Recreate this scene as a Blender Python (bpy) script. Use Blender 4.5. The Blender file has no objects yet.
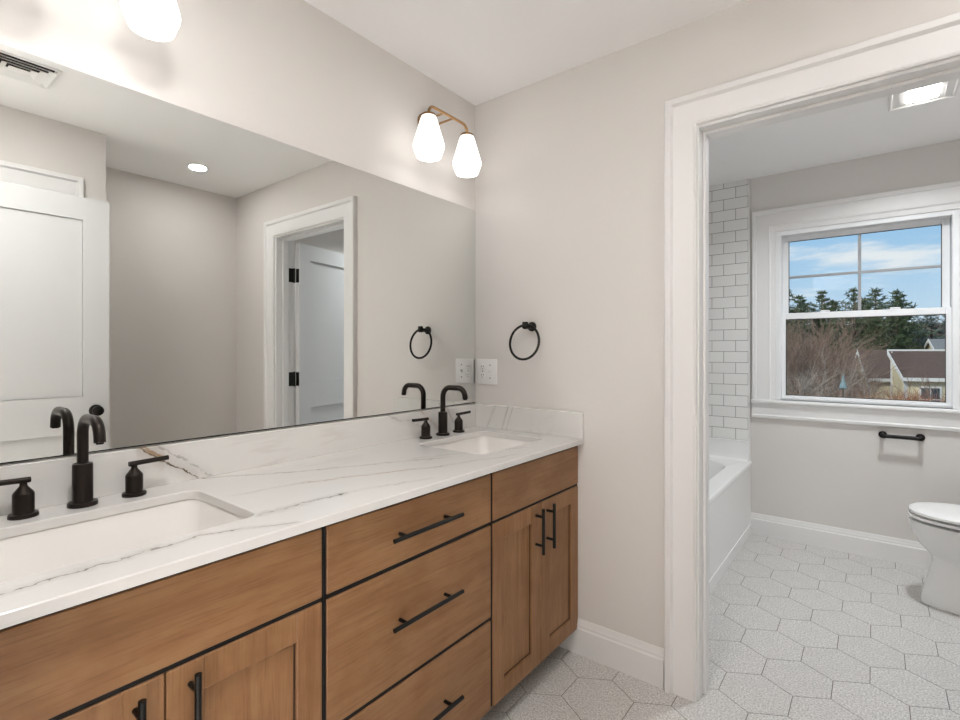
import bpy, bmesh, math, random
from mathutils import Vector, Matrix, noise as mnoise
R = math.radians
PI = math.pi
sc = bpy.context.scene
C = sc.collection

# ------------------------------------------------------------------ camera
cam_d = bpy.data.cameras.new('camera')
cam = bpy.data.objects.new('camera', cam_d)
C.objects.link(cam)
cam_d.sensor_width = 36
cam_d.lens = 502 / 960 * 36
cam_d.shift_y = -9 / 960
cam_d.clip_start = 0.02
cam_d.clip_end = 400
cam.location = (1.519, -1.897, 1.253)
cam.rotation_euler = (R(90), 0, math.atan2(394, 502))
sc.camera = cam

# ------------------------------------------------------------------ view, sampling
sc.view_settings.view_transform = 'Standard'
sc.view_settings.look = 'None'
sc.view_settings.gamma = 1
sc.view_settings.use_curve_mapping = False
sc.view_settings.exposure = 0.6
sc.cycles.use_denoising = True
sc.cycles.max_bounces = 14
sc.cycles.diffuse_bounces = 6
sc.cycles.glossy_bounces = 6
sc.cycles.transmission_bounces = 8
sc.cycles.transparent_max_bounces = 12
sc.cycles.caustics_reflective = False
sc.cycles.caustics_refractive = False
sc.cycles.sample_clamp_indirect = 6

# ------------------------------------------------------------------ world: sky with soft clouds
W = bpy.data.worlds.new('sky')
sc.world = W
W.use_nodes = True
nt = W.node_tree
nt.nodes.clear()
wn = nt.nodes.new
out = wn('ShaderNodeOutputWorld')
bg = wn('ShaderNodeBackground')
bg.inputs['Strength'].default_value = 0.67
tc = wn('ShaderNodeTexCoord')
sep = wn('ShaderNodeSeparateXYZ')
nt.links.new(tc.outputs['Generated'], sep.inputs[0])
ramp = wn('ShaderNodeValToRGB')
nt.links.new(sep.outputs['Z'], ramp.inputs[0])
e = ramp.color_ramp.elements
e[0].position = 0.0
e[0].color = (.66, .78, .88, 1)
e[1].position = 0.6
e[1].color = (.12, .30, .66, 1)
m = e.new(0.10)
m.color = (.46, .66, .86, 1)
m = e.new(0.20)
m.color = (.33, .57, .84, 1)
mp = wn('ShaderNodeMapping')
mp.inputs['Scale'].default_value = (3.2, 3.2, 15)
mp.inputs['Location'].default_value = (1.3, 0.4, 0.35)
nt.links.new(tc.outputs['Generated'], mp.inputs[0])
no = wn('ShaderNodeTexNoise')
no.inputs['Scale'].default_value = 1.7
no.inputs['Detail'].default_value = 6
no.inputs['Roughness'].default_value = .55
nt.links.new(mp.outputs[0], no.inputs['Vector'])
cr = wn('ShaderNodeMapRange')
cr.interpolation_type = 'SMOOTHSTEP'
cr.inputs['From Min'].default_value = .46
cr.inputs['From Max'].default_value = .66
nt.links.new(no.outputs['Fac'], cr.inputs['Value'])
mx = wn('ShaderNodeMixRGB')
mx.inputs['Color2'].default_value = (.82, .86, .90, 1)
nt.links.new(cr.outputs[0], mx.inputs['Fac'])
nt.links.new(ramp.outputs[0], mx.inputs['Color1'])
nt.links.new(mx.outputs[0], bg.inputs['Color'])
nt.links.new(bg.outputs[0], out.inputs[0])

# ------------------------------------------------------------------ sun (from behind the house)
sun_d = bpy.data.lights.new('sun', 'SUN')
sun = bpy.data.objects.new('sun', sun_d)
C.objects.link(sun)
sun_d.energy = 1.7
sun_d.color = (1, .95, .87)
sun_d.angle = R(2)
sun.rotation_euler = (R(55), 0, R(-35))
sun.location = (0, -20, 30)

VANITY_SHADE = 1.3       # milk glass glow
VANITY_BULB = 7.0
DOWNLIGHT = 3.0
DISC_FILL = 7.8         # watts of the added fill disc over the aisle
FAN_LIGHT = 10.3
HALL_FILL = 55.0  # added hallway fill

# ------------------------------------------------------------------ mesh helpers
class MB:
    """collects shapes in world coordinates"""
    def __init__(s):
        s.bm = bmesh.new()
    def box(s, x0, x1, y0, y1, z0, z1, bev=0.0, mat=0, seg=1):
        t = bmesh.new()
        bmesh.ops.create_cube(t, size=1)
        for v in t.verts:
            v.co = Vector((x0 + (v.co.x + .5) * (x1 - x0), y0 + (v.co.y + .5) * (y1 - y0), z0 + (v.co.z + .5) * (z1 - z0)))
        if bev > 0:
            bmesh.ops.bevel(t, geom=list(t.edges), offset=bev, segments=seg, affect='EDGES', profile=.5)
        return s.merge(t, mat)
    def merge(s, t, mat=0, M=None):
        vs = []
        idx = {}
        for v in t.verts:
            n = s.bm.verts.new(M @ v.co if M else v.co)
            idx[v] = n
            vs.append(n)
        for f in t.faces:
            try:
                g = s.bm.faces.new([idx[v] for v in f.verts])
                g.material_index = mat
            except ValueError:
                pass
        t.free()
        return vs
    def loft(s, rings, cap0=True, cap1=True, close=True, mat=0):
        L = [[s.bm.verts.new(p) for p in r] for r in rings]
        n = len(L[0])
        for a, b in zip(L, L[1:]):
            for i in range(n if close else n - 1):
                j = (i + 1) % n
                try:
                    f = s.bm.faces.new((a[i], a[j], b[j], b[i]))
                    f.material_index = mat
                except ValueError:
                    pass
        if cap0:
            s.bm.faces.new(list(reversed(L[0]))).material_index = mat
        if cap1:
            s.bm.faces.new(L[-1]).material_index = mat
    def tube(s, pts, r, n=12, cap=True, mat=0, closed=False):
        P = [Vector(p) for p in pts]
        k = len(P)
        rad = r if isinstance(r, (list, tuple)) else [r] * k
        rings = []
        up = None
        for i in range(k):
            if closed:
                d = (P[(i + 1) % k] - P[i - 1]).normalized()
            else:
                d = (P[min(i + 1, k - 1)] - P[max(i - 1, 0)]).normalized()
            if up is None:
                a = Vector((0, 0, 1)) if abs(d.z) < .9 else Vector((1, 0, 0))
                up = (a - d * a.dot(d)).normalized()
            else:
                up = (up - d * up.dot(d)).normalized()
            w = d.cross(up)
            rings.append([P[i] + (up * math.cos(2 * PI * j / n) + w * math.sin(2 * PI * j / n)) * rad[i] for j in range(n)])
        if closed:
            rings.append(rings[0])
            s.loft(rings, False, False, mat=mat)
            bmesh.ops.remove_doubles(s.bm, verts=list(s.bm.verts), dist=1e-6)
        else:
            s.loft(rings, cap, cap, mat=mat)
    def lathe(s, prof, c, axis='z', n=28, cap0=True, cap1=True, mat=0):
        """prof: (radius, height) along axis from point c"""
        c = Vector(c)
        rings = []
        for r, h in prof:
            ring = []
            for j in range(n):
                a = 2 * PI * j / n
                u, v = r * math.cos(a), r * math.sin(a)
                if axis == 'z':
                    p = Vector((u, v, h))
                elif axis == 'x':
                    p = Vector((h, u, v))
                else:
                    p = Vector((v, h, u))
                ring.append(c + p)
            rings.append(ring)
        s.loft(rings, cap0, cap1, mat=mat)
    def prism_y(s, prof, y0, y1, mat=0):
        s.loft([[(x, y0, z) for x, z in prof], [(x, y1, z) for x, z in prof]], mat=mat)
    def prism_x(s, prof, x0, x1, mat=0):
        s.loft([[(x0, y, z) for y, z in prof], [(x1, y, z) for y, z in prof]], mat=mat)
    def prism_z(s, prof, z0, z1, mat=0):
        s.loft([[(x, y, z0) for x, y in prof], [(x, y, z1) for x, y in prof]], mat=mat)

WL = {}   # world location of each empty / object

def obj(name, mb, mat, parent=None, smooth=35, kind=None, label=None):
    bm = mb.bm
    bmesh.ops.recalc_face_normals(bm, faces=list(bm.faces))
    if parent is not None:
        org = WL[parent.name]
    else:
        xs = [v.co for v in bm.verts]
        lo = Vector([min(p[i] for p in xs) for i in range(3)])
        hi = Vector([max(p[i] for p in xs) for i in range(3)])
        org = Vector(((lo.x + hi.x) / 2, (lo.y + hi.y) / 2, lo.z))
    me = bpy.data.meshes.new(name)
    for v in bm.verts:
        v.co -= org
    bm.to_mesh(me)
    bm.free()
    for mm in (mat if isinstance(mat, (list, tuple)) else [mat]):
        me.materials.append(mm)
    if smooth:
        me.polygons.foreach_set('use_smooth', [True] * len(me.polygons))
        me.set_sharp_from_angle(angle=R(smooth))
    o = bpy.data.objects.new(name, me)
    C.objects.link(o)
    if parent is not None:
        o.parent = parent
    else:
        o.location = org
    WL[o.name] = org.copy()
    if kind:
        o['kind'] = kind
    if label:
        o['label'] = label
    return o

def thing(name, label, cat, loc, group=None):
    o = bpy.data.objects.new(name, None)
    o.empty_display_size = .05
    C.objects.link(o)
    o.location = loc
    WL[o.name] = Vector(loc)
    o['label'] = label
    o['category'] = cat
    if group:
        o['group'] = group
    return o

def tag(o, label, cat, group=None, kind=None):
    o['label'] = label
    o['category'] = cat
    if group:
        o['group'] = group
    if kind:
        o['kind'] = kind
    return o

def struct(name, mb, mat, smooth=0):
    return obj(name, mb, mat, None, smooth, 'structure')

def dup(root, delta, label=None, group=None):
    r = root.copy()
    C.objects.link(r)
    r.location = Vector(root.location) + Vector(delta)
    if label:
        r['label'] = label
    if group:
        r['group'] = group
    def rec(src, dst):
        for ch in list(src.children):
            c = ch.copy()
            C.objects.link(c)
            c.parent = dst
            rec(ch, c)
    rec(root, r)
    return r

# ------------------------------------------------------------------ materials
def srgb(r, g, b):
    f = lambda c: (c / 255 / 12.92) if c / 255 <= .04045 else ((c / 255 + .055) / 1.055) ** 2.4
    return (f(r), f(g), f(b), 1)

class NT:
    def __init__(s, name):
        s.m = bpy.data.materials.new(name)
        s.m.use_nodes = True
        s.t = s.m.node_tree
        s.b = s.t.nodes['Principled BSDF']
    def n(s, typ, **kw):
        nd = s.t.nodes.new(typ)
        for k, v in kw.items():
            if hasattr(nd, k):
                setattr(nd, k, v)
            else:
                nd.inputs[k].default_value = v
        return nd
    def l(s, a, b):
        s.t.links.new(a, b)
    def math(s, op, a, b=None, c=None):
        nd = s.t.nodes.new('ShaderNodeMath')
        nd.operation = op
        for i, v in enumerate((a, b, c)):
            if v is None:
                continue
            if hasattr(v, 'links'):
                s.l(v, nd.inputs[i])
            else:
                nd.inputs[i].default_value = v
        return nd.outputs[0]
    def sstep(s, v, a, b, lo=0., hi=1.):
        nd = s.t.nodes.new('ShaderNodeMapRange')
        nd.interpolation_type = 'SMOOTHSTEP'
        s.l(v, nd.inputs['Value'])
        for k, x in zip(('From Min', 'From Max', 'To Min', 'To Max'), (a, b, lo, hi)):
            nd.inputs[k].default_value = x
        return nd.outputs[0]
    def mix(s, fac, a, b, typ='MIX'):
        nd = s.t.nodes.new('ShaderNodeMixRGB')
        nd.blend_type = typ
        for k, v in (('Fac', fac), ('Color1', a), ('Color2', b)):
            if hasattr(v, 'links'):
                s.l(v, nd.inputs[k])
            else:
                nd.inputs[k].default_value = v
        return nd.outputs[0]
    def noise(s, vec, scale, detail=3, rough=.5, dist=0.):
        nd = s.t.nodes.new('ShaderNodeTexNoise')
        nd.inputs['Scale'].default_value = scale
        nd.inputs['Detail'].default_value = detail
        nd.inputs['Roughness'].default_value = rough
        nd.inputs['Distortion'].default_value = dist
        s.l(vec, nd.inputs['Vector'])
        return nd.outputs['Fac']
    def mapping(s, vec, scale=(1, 1, 1), loc=(0, 0, 0)):
        nd = s.t.nodes.new('ShaderNodeMapping')
        nd.inputs['Scale'].default_value = scale
        nd.inputs['Location'].default_value = loc
        s.l(vec, nd.inputs['Vector'])
        return nd.outputs[0]
    def pos(s):
        return s.t.nodes.new('ShaderNodeNewGeometry').outputs['Position']
    def bump(s, h, strength=.2, dist=.002):
        nd = s.t.nodes.new('ShaderNodeBump')
        nd.inputs['Strength'].default_value = strength
        nd.inputs['Distance'].default_value = dist
        s.l(h, nd.inputs['Height'])
        s.l(nd.outputs[0], s.b.inputs['Normal'])

def mat(name, col, rough=.5, metal=0., spec=None, var=0., vscale=8., bump=0., bscale=300.):
    N = NT(name)
    N.b.inputs['Roughness'].default_value = rough
    N.b.inputs['Metallic'].default_value = metal
    if spec is not None:
        N.b.inputs['Specular IOR Level'].default_value = spec
    p = None
    if var or bump:
        p = N.pos()
    if var:
        f = N.noise(p, vscale, 4)
        a = tuple(min(1, c * (1 + var)) for c in col[:3]) + (1,)
        b = tuple(c * (1 - var) for c in col[:3]) + (1,)
        N.l(N.mix(f, a, b), N.b.inputs['Base Color'])
    else:
        N.b.inputs['Base Color'].default_value = col
    if bump:
        N.bump(N.noise(p, bscale, 2), bump, .001)
    return N.m

def emis(name, col, strength):
    N = NT(name)
    N.b.inputs['Base Color'].default_value = (.8, .8, .8, 1)
    N.b.inputs['Roughness'].default_value = .35
    N.b.inputs['Emission Color'].default_value = tuple(col[:3]) + (1,)
    N.b.inputs['Emission Strength'].default_value = strength
    return N.m

M_wall = mat('greige_paint', srgb(219, 215, 211), .7, spec=.25, bump=.08, bscale=420)
M_ceil = mat('ceiling_paint', srgb(247, 246, 245), .8, spec=.2)
M_trim = mat('white_trim_paint', srgb(232, 231, 230), .38)
M_door = mat('white_door_paint', srgb(214, 215, 215), .42)
M_black = mat('matte_black_metal', srgb(26, 24, 22), .42, .6)
M_bronze = mat('oil_rubbed_black', srgb(44, 38, 34), .34, .75)
M_brass = mat('brushed_brass', srgb(168, 132, 92), .28, 1.)
M_porc = mat('white_porcelain', srgb(236, 236, 235), .12)
M_sinkp = mat('sink_porcelain', srgb(232, 229, 225), .14)
M_acryl = mat('white_acrylic', srgb(238, 238, 237), .16)
M_plastic = mat('white_plastic', srgb(235, 234, 232), .35)
M_slot = mat('dark_slot', srgb(70, 68, 66), .6)
M_dark = mat('dark_cavity', srgb(22, 20, 19), .8)
M_chrome = mat('chrome', srgb(225, 225, 225), .12, 1.)
M_vinyl = mat('window_vinyl', srgb(236, 237, 238), .35)
M_spacer = mat('window_spacer', srgb(158, 160, 162), .5)
M_carc = mat('shade_black_carcass', srgb(16, 11, 8), .8)  # near black: the shade of the front gaps put into the colour
M_shade = emis('milk_glass', (1, .98, .965), VANITY_SHADE)
M_bulb = emis('bulb_glow', (1, .97, .95), VANITY_BULB)
M_led = emis('led_glow', (1, .98, .95), 12)

def mirror_mat():
    N = NT('mirror_silver')
    N.b.inputs['Base Color'].default_value = (.83, .845, .83, 1)
    N.b.inputs['Metallic'].default_value = 1
    N.b.inputs['Roughness'].default_value = 0
    return N.m
M_mirror = mirror_mat()

def glass_mat():
    m_ = bpy.data.materials.new('window_glass')
    m_.use_nodes = True
    t = m_.node_tree
    t.nodes.clear()
    o_ = t.nodes.new('ShaderNodeOutputMaterial')
    tr = t.nodes.new('ShaderNodeBsdfTransparent')
    tr.inputs[0].default_value = (.97, .985, .98, 1)
    gl = t.nodes.new('ShaderNodeBsdfGlossy')
    gl.inputs['Roughness'].default_value = .0
    fr = t.nodes.new('ShaderNodeFresnel')
    fr.inputs[0].default_value = 1.45
    mul = t.nodes.new('ShaderNodeMath')
    mul.operation = 'MULTIPLY'
    mul.inputs[1].default_value = .6
    mixs = t.nodes.new('ShaderNodeMixShader')
    t.links.new(fr.outputs[0], mul.inputs[0])
    t.links.new(mul.outputs[0], mixs.inputs[0])
    t.links.new(tr.outputs[0], mixs.inputs[1])
    t.links.new(gl.outputs[0], mixs.inputs[2])
    t.links.new(mixs.outputs[0], o_.inputs[0])
    return m_
M_glass = glass_mat()

def wood_mat(name, axis):
    N = NT(name)
    p = N.pos()
    sc_ = {'y': (26, 1.7, 26), 'z': (26, 26, 1.7)}[axis]
    fine = {'y': (260, 9, 260), 'z': (260, 260, 9)}[axis]
    v1 = N.mapping(p, sc_)
    a = N.noise(v1, 1.0, 5, .55, 1.2)
    bl = N.noise(p, 6.5, 5, .62)
    fi = N.noise(N.mapping(p, fine), 1.0, 2, .6)
    blot = N.noise(N.mapping(p, {'y': (9, 5, 9), 'z': (9, 9, 5)}[axis]), 1.0, 4, .6)
    base = N.mix(N.sstep(a, .30, .72), srgb(148, 110, 75), srgb(132, 94, 61))
    base = N.mix(N.math('MULTIPLY', N.sstep(bl, .40, .70), .45), base, srgb(122, 82, 48))
    base = N.mix(N.math('MULTIPLY', N.sstep(blot, .46, .72), .35), base, srgb(166, 127, 88))
    base = N.mix(N.math('MULTIPLY', N.sstep(fi, .50, .72), .34), base, srgb(98, 65, 38))
    N.l(base, N.b.inputs['Base Color'])
    N.b.inputs['Roughness'].default_value = .42
    N.b.inputs['Specular IOR Level'].default_value = .35
    N.bump(fi, .06, .0006)
    return N.m
M_edge_shade = mat('dark_shadow_edge', srgb(66, 42, 26), .6)  # dark brown, a shadow line put into the colour
M_woodh = wood_mat('stained_maple_horizontal', 'y')
M_woodv = wood_mat('stained_maple_vertical', 'z')

def quartz(name, u, v, veins, faint=True):
    """white quartz; veins = (u0, v0, u1, v1, amplitude, width, colour, strength); u, v are axis letters"""
    N = NT(name)
    p = N.pos()
    s = N.n('ShaderNodeSeparateXYZ')
    N.l(p, s.inputs[0])
    U, V = s.outputs[u.upper()], s.outputs[v.upper()]
    col = srgb(222, 220, 217)
    if faint:
        wob = N.noise(N.mapping(p, (9, 1.3, 9)), 1.0, 4, .55, .6)
        fm = N.sstep(N.math('ABSOLUTE', N.math('SUBTRACT', wob, .5)), 0, .035, 1, 0)
        br = N.sstep(N.noise(p, 3.1, 2), .5, .68)
        col = N.mix(N.math('MULTIPLY', N.math('MULTIPLY', fm, br), .38), col, srgb(196, 190, 182))
        cl = N.sstep(N.noise(N.mapping(p, (6, 1.2, 6)), 1.0, 3), .45, .8)
        col = N.mix(N.math('MULTIPLY', cl, .4), col, srgb(222, 219, 216))
    n1 = N.noise(p, 11, 3, .55)
    n2 = N.noise(p, 55, 2, .6)
    n3 = N.noise(p, 24, 3, .6)
    for (u0, v0, u1, v1, amp, w, c, st) in veins:
        k = (v1 - v0) / (u1 - u0)
        line = N.math('ADD', N.math('MULTIPLY', U, k), v0 - k * u0)
        line = N.math('ADD', line, N.math('MULTIPLY', N.math('SUBTRACT', n1, .5), amp))
        line = N.math('ADD', line, N.math('MULTIPLY', N.math('SUBTRACT', n2, .5), amp * .5))
        d = N.math('ABSOLUTE', N.math('SUBTRACT', V, line))
        core = N.sstep(d, w * .25, w, 1, 0)
        halo = N.math('MULTIPLY', N.sstep(d, 0, w * 7, 1, 0), .22)
        mk = N.math('MAXIMUM', N.math('MULTIPLY', core, N.sstep(n3, .38, .56, .3, 1)), halo)
        lo, hi = min(u0, u1), max(u0, u1)
        e_ = .06 * (hi - lo)
        mk = N.math('MULTIPLY', mk, N.sstep(U, lo - e_, lo + e_))
        mk = N.math('MULTIPLY', mk, N.sstep(U, hi - e_, hi + e_, 1, 0))
        col = N.mix(N.math('MULTIPLY', mk, st), col, c)
    N.l(col, N.b.inputs['Base Color'])
    N.b.inputs['Roughness'].default_value = .16
    return N.m

BRN, GLD, GRY = srgb(98, 80, 58), srgb(146, 108, 56), srgb(112, 106, 100)
M_top = quartz('veined_quartz_top', 'y', 'x', [
    (-1.335, .455, -1.105, .462, .05, .0036, BRN, .9),
    (-1.105, .46, -.86, .535, .04, .003, GRY, .4),
    (-1.27, .02, -1.06, .165, .05, .0030, BRN, .8),
    (-1.06, .165, -.62, .385, .05, .0028, BRN, .55),
    (-1.30, .262, -1.10, .290, .03, .003, GRY, .3),
    (-1.12, .286, -.74, .452, .04, .0032, GLD, .75),
    (-1.46, .48, -1.30, .568, .04, .0030, BRN, .7),
    (-1.80, .50, -1.46, .482, .05, .0034, BRN, .75),
    (-.72, .30, -.30, .50, .05, .0030, GRY, .4),
    (-.74, .45, -.44, .54, .05, .0030, GRY, .45),
])
M_splash = quartz('veined_quartz_backsplash', 'y', 'z', [
    (-1.43, 1.008, -1.275, .892, .045, .0055, BRN, .95),
    (-1.425, 1.012, -1.36, .965, .03, .009, GLD, .8),
    (-1.40, 1.02, -1.235, .892, .045, .006, GRY, .5),
    (-.40, 1.01, -.24, .88, .04, .0045, GLD, .75),
    (-.23, 1.0, -.15, .89, .03, .004, GRY, .55),
    (-.62, 1.02, -.36, .93, .04, .004, GRY, .4),
])
M_side = quartz('veined_quartz_sidesplash', 'x', 'z', [
    (.172, .892, .212, 1.01, .012, .0042, GRY, .85),
    (.198, .892, .238, 1.01, .012, .0030, GRY, .7),
    (.085, .892, .14, 1.01, .02, .006, GRY, .35),
])

def tile_floor_mat():
    N = NT('hex_porcelain_tile')
    g = N.n('ShaderNodeNewGeometry')
    p = g.outputs['Position']
    a = N.noise(p, 150, 3, .75)
    b = N.noise(p, 16, 4, .6)
    base = N.mix(N.sstep(a, .40, .62), srgb(228, 226, 223), srgb(172, 169, 166))
    base = N.mix(N.math('MULTIPLY', N.sstep(b, .4, .7), .35), base, srgb(192, 189, 187))
    base = N.mix(N.math('MULTIPLY', g.outputs['Random Per Island'], .16), base, srgb(186, 183, 180))
    N.l(base, N.b.inputs['Base Color'])
    N.b.inputs['Roughness'].default_value = .42
    N.b.inputs['Specular IOR Level'].default_value = .35
    return N.m
M_hex = tile_floor_mat()
M_grout = mat('floor_grout', srgb(112, 106, 100), .9)

def subway_mat(name, axis_u, u_off, z_off):
    N = NT(name)
    p = N.pos()
    s = N.n('ShaderNodeSeparateXYZ')
    N.l(p, s.inputs[0])
    c = N.n('ShaderNodeCombineXYZ')
    N.l(N.math('SUBTRACT', s.outputs[axis_u.upper()], u_off), c.inputs[0])
    N.l(N.math('SUBTRACT', s.outputs['Z'], z_off), c.inputs[1])
    b = N.n('ShaderNodeTexBrick')
    b.offset = .5
    b.inputs['Scale'].default_value = 1
    b.inputs['Brick Width'].default_value = .1545
    b.inputs['Row Height'].default_value = .0768
    b.inputs['Mortar Size'].default_value = .0016
    b.inputs['Mortar Smooth'].default_value = .1
    b.inputs['Color1'].default_value = srgb(238, 237, 235)
    b.inputs['Color2'].default_value = srgb(233, 232, 230)
    b.inputs['Mortar'].default_value = srgb(120, 116, 112)
    N.l(c.outputs[0], b.inputs['Vector'])
    N.l(b.outputs['Color'], N.b.inputs['Base Color'])
    N.l(N.math('MULTIPLY_ADD', b.outputs['Fac'], .6, .1), N.b.inputs['Roughness'])
    N.bump(N.math('SUBTRACT', 1., b.outputs['Fac']), .3, .001)
    return N.m
M_subx = subway_mat('subway_tile_end', 'x', .681, .635)
M_suby = subway_mat('subway_tile_side', 'y', .1, .635)

# ------------------------------------------------------------------ room dimensions
H = 2.44
WX = 1.807            # right wall of the vanity aisle
AX = 2.39            # back wall of the alcove across from the mirror
YB = -1.86            # wall behind, with the entry door
YP = .13              # far face of the partition
YW = 1.977            # window wall
OX0, OX1, OZ = 1.027, 1.808, 2.052   # toilet room door opening
T = .12

# floor: one mesh of inlaid hexagonal tiles on grout
mb = MB()
mb.box(-.14, AX + .14, -3.6, YW + .1, -.06, -.0012, mat=1)
S, SY = .2205, .2585
cx0, cy0 = 1.2865, .7562
for j in range(-24, 8):
    for i in range(-7, 8):
        x = cx0 + i * S + (S / 2 if j % 2 else 0)
        y = cy0 + j * SY * .75
        if x < -.12 or x > AX + .12 or y > YW + .06 or y < -3.6:
            continue
        def hexa(gap, z):
            a, b = S / 2 - gap, SY / 2 - gap * 1.15
            return [(x + u * a, y + v * b, z) for u, v in ((0, 1), (1, .5), (1, -.5), (0, -1), (-1, -.5), (-1, .5))]
        b0, b1, b2 = hexa(.0013, -.003), hexa(.0013, -.0005), hexa(.0020, 0)
        mb.loft([b0, b1, b2], cap0=False)
struct('floor', mb, [M_hex, M_grout], 0)

mb = MB()
mb.box(-.14, AX + .14, -3.7, YW + .14, H, H + .12)
struct('ceiling', mb, M_ceil)

mb = MB(); mb.box(-T, 0, YB - T, YP, -.02, H); struct('wall_left', mb, M_wall)
# end wall with the opening to the toilet room
mb = MB()
J = .02
mb.box(0, OX0 - J, 0, YP, -.02, H)
mb.box(OX1 + J, AX + T, 0, YP, -.02, H)
mb.box(OX0 - J, OX1 + J, 0, YP, OZ + J, H)
struct('wall_end', mb, M_wall)
mb = MB()
mb.box(WX, WX + T, YB, -1.80 - J, -.02, H)
mb.box(WX, WX + T, -1.212 + J, -.999, -.02, H)
mb.box(WX, WX + T, -1.80 - J, -1.212 + J, OZ + J, H)
mb.box(WX + T, AX, -.999 - T, -.999, -.02, H)
struct('wall_right', mb, M_wall)
mb = MB(); mb.box(AX, AX + T, -.999 - T, 0, -.02, H); struct('wall_alcove', mb, M_wall)
BX0, BX1 = .83, 1.645
mb = MB()
mb.box(-T, BX0 - J, YB - T, YB, -.02, H)
mb.box(BX1 + J, WX + T, YB - T, YB, -.02, H)
mb.box(BX0 - J, BX1 + J, YB - T, YB, OZ + J, H)
struct('wall_back', mb, M_wall)
# closet behind the closed door, hallway behind the camera
mb = MB()
mb.box(2.5, 2.5 + T, -2.1, -1.12, -.02, H)
mb.box(WX + T, 2.62, -2.22, -2.1, -.02, H)
struct('wall_closet', mb, M_wall)
mb = MB()
mb.box(-T, 0, -3.6, YB - T, -.02, H)
mb.box(AX, AX + T, -3.6, -2.22, -.02, H)
mb.box(-T, AX + T, -3.72, -3.6, -.02, H)
struct('wall_hall', mb, M_wall)
# toilet room
WIN = (1.000, 1.897, .925, 2.052)   # rough opening x0,x1,z0,z1
mb = MB()
mb.box(-T, WIN[0], YW, YW + .14, -.3, H)
mb.box(WIN[1], AX + T, YW, YW + .14, -.3, H)
mb.box(WIN[0], WIN[1], YW, YW + .14, -.3, WIN[2])
mb.box(WIN[0], WIN[1], YW, YW + .14, WIN[3], H)
struct('wall_far', mb, M_wall)
mb = MB(); mb.box(-T, .07, YP, YW, -.02, H); struct('wall_tub', mb, M_wall)
TRX = 2.39
mb = MB(); mb.box(TRX, TRX + T, YP, YW, -.02, H); struct('wall_toilet', mb, M_wall)

# subway tile over the tub, with a white pencil edge
mb = MB()
mb.box(.08, .836, YW - .010, YW, .635, H)
struct('wall_tile_end', mb, M_subx)
mb = MB()
mb.box(.07, .080, YP, YW - .010, .635, H)
struct('wall_tile_side', mb, M_suby)
mb = MB()
mb.box(.836, .848, YW - .014, YW, .50, H, .003)
struct('trim_1', mb, M_trim)

# ------------------------------------------------------------------ trim
def base_prof(h, t):
    return [(0, 0), (t, 0), (t, h - .038), (t * .72, h - .032), (t * .72, h - .024), (t * .55, h - .016), (t * .36, h - .003), (t * .3, h), (0, h)]
BH = .142
def base_y(y, x0, x1, sgn):      # runs along x on a wall at y, sticking out towards sgn
    mb_ = MB(); mb_.prism_x([(y + sgn * a, z) for a, z in base_prof(BH, .016)], x0, x1); return mb_
def base_x(x, y0, y1, sgn):
    mb_ = MB(); mb_.prism_y([(x + sgn * a, z) for a, z in base_prof(BH, .016)], y0, y1); return mb_
struct('baseboard_end', base_y(0, .47, .906, -1), M_trim)
struct('baseboard_end_right', base_y(0, 1.945, AX, -1), M_trim)
struct('baseboard_alcove', base_x(AX, -.999, -.016, -1), M_trim)
struct('baseboard_far', base_y(YW, .852, TRX, -1), M_trim)
struct('baseboard_toilet', base_x(TRX, YP, YW - .016, -1), M_trim)
struct('baseboard_right', base_x(WX, -1.09, -.999, -1), M_trim)

def casing(x0, x1, ztop, w, face, sgn, zbot=0.):
    """flat casing with backband around an opening x0..x1 on a wall face at y=face; sticks out to sgn"""
    mb_ = MB()
    prof = [(0, 0), (0, .014), (.006, .018), (.010, .016), (w - .030, .018), (w - .026, .024), (w - .022, .030), (w - .004, .030), (w, .026), (w, 0)]
    def ring(kind):
        r = []
        for a, t in prof:
            if kind == 0: r.append((x0 - a, face + sgn * t, zbot))
            if kind == 1: r.append((x0 - a, face + sgn * t, ztop + a))
            if kind == 2: r.append((x1 + a, face + sgn * t, ztop + a))
            if kind == 3: r.append((x1 + a, face + sgn * t, zbot))
        return r
    mb_.loft([ring(0), ring(1), ring(2), ring(3)])
    return mb_
CW = .109
struct('trim_2', casing(OX0 - .006, OX1 + .012, OZ + .010, CW, 0, -1), M_trim)
struct('trim_3', casing(OX0 - .006, OX1 + .006, OZ + .006, CW, YP, 1), M_trim)
# jamb with stop
mb = MB()
mb.box(OX0 - J, OX0, -.001, YP + .001, 0.002, OZ, .001)
mb.box(OX1, OX1 + J, -.001, YP + .001, 0.002, OZ, .001)
mb.box(OX0 - J, OX1 + J, -.001, YP + .001, OZ, OZ + J, .001)
mb.box(OX0, OX0 + .011, .045, .090, 0.002, OZ, .002)
mb.box(OX1 - .011, OX1, .045, .090, 0.002, OZ, .002)
mb.box(OX0 + .011, OX1 - .011, .045, .090, OZ - .011, OZ, .002)
struct('trim_4', mb, M_trim)

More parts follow.
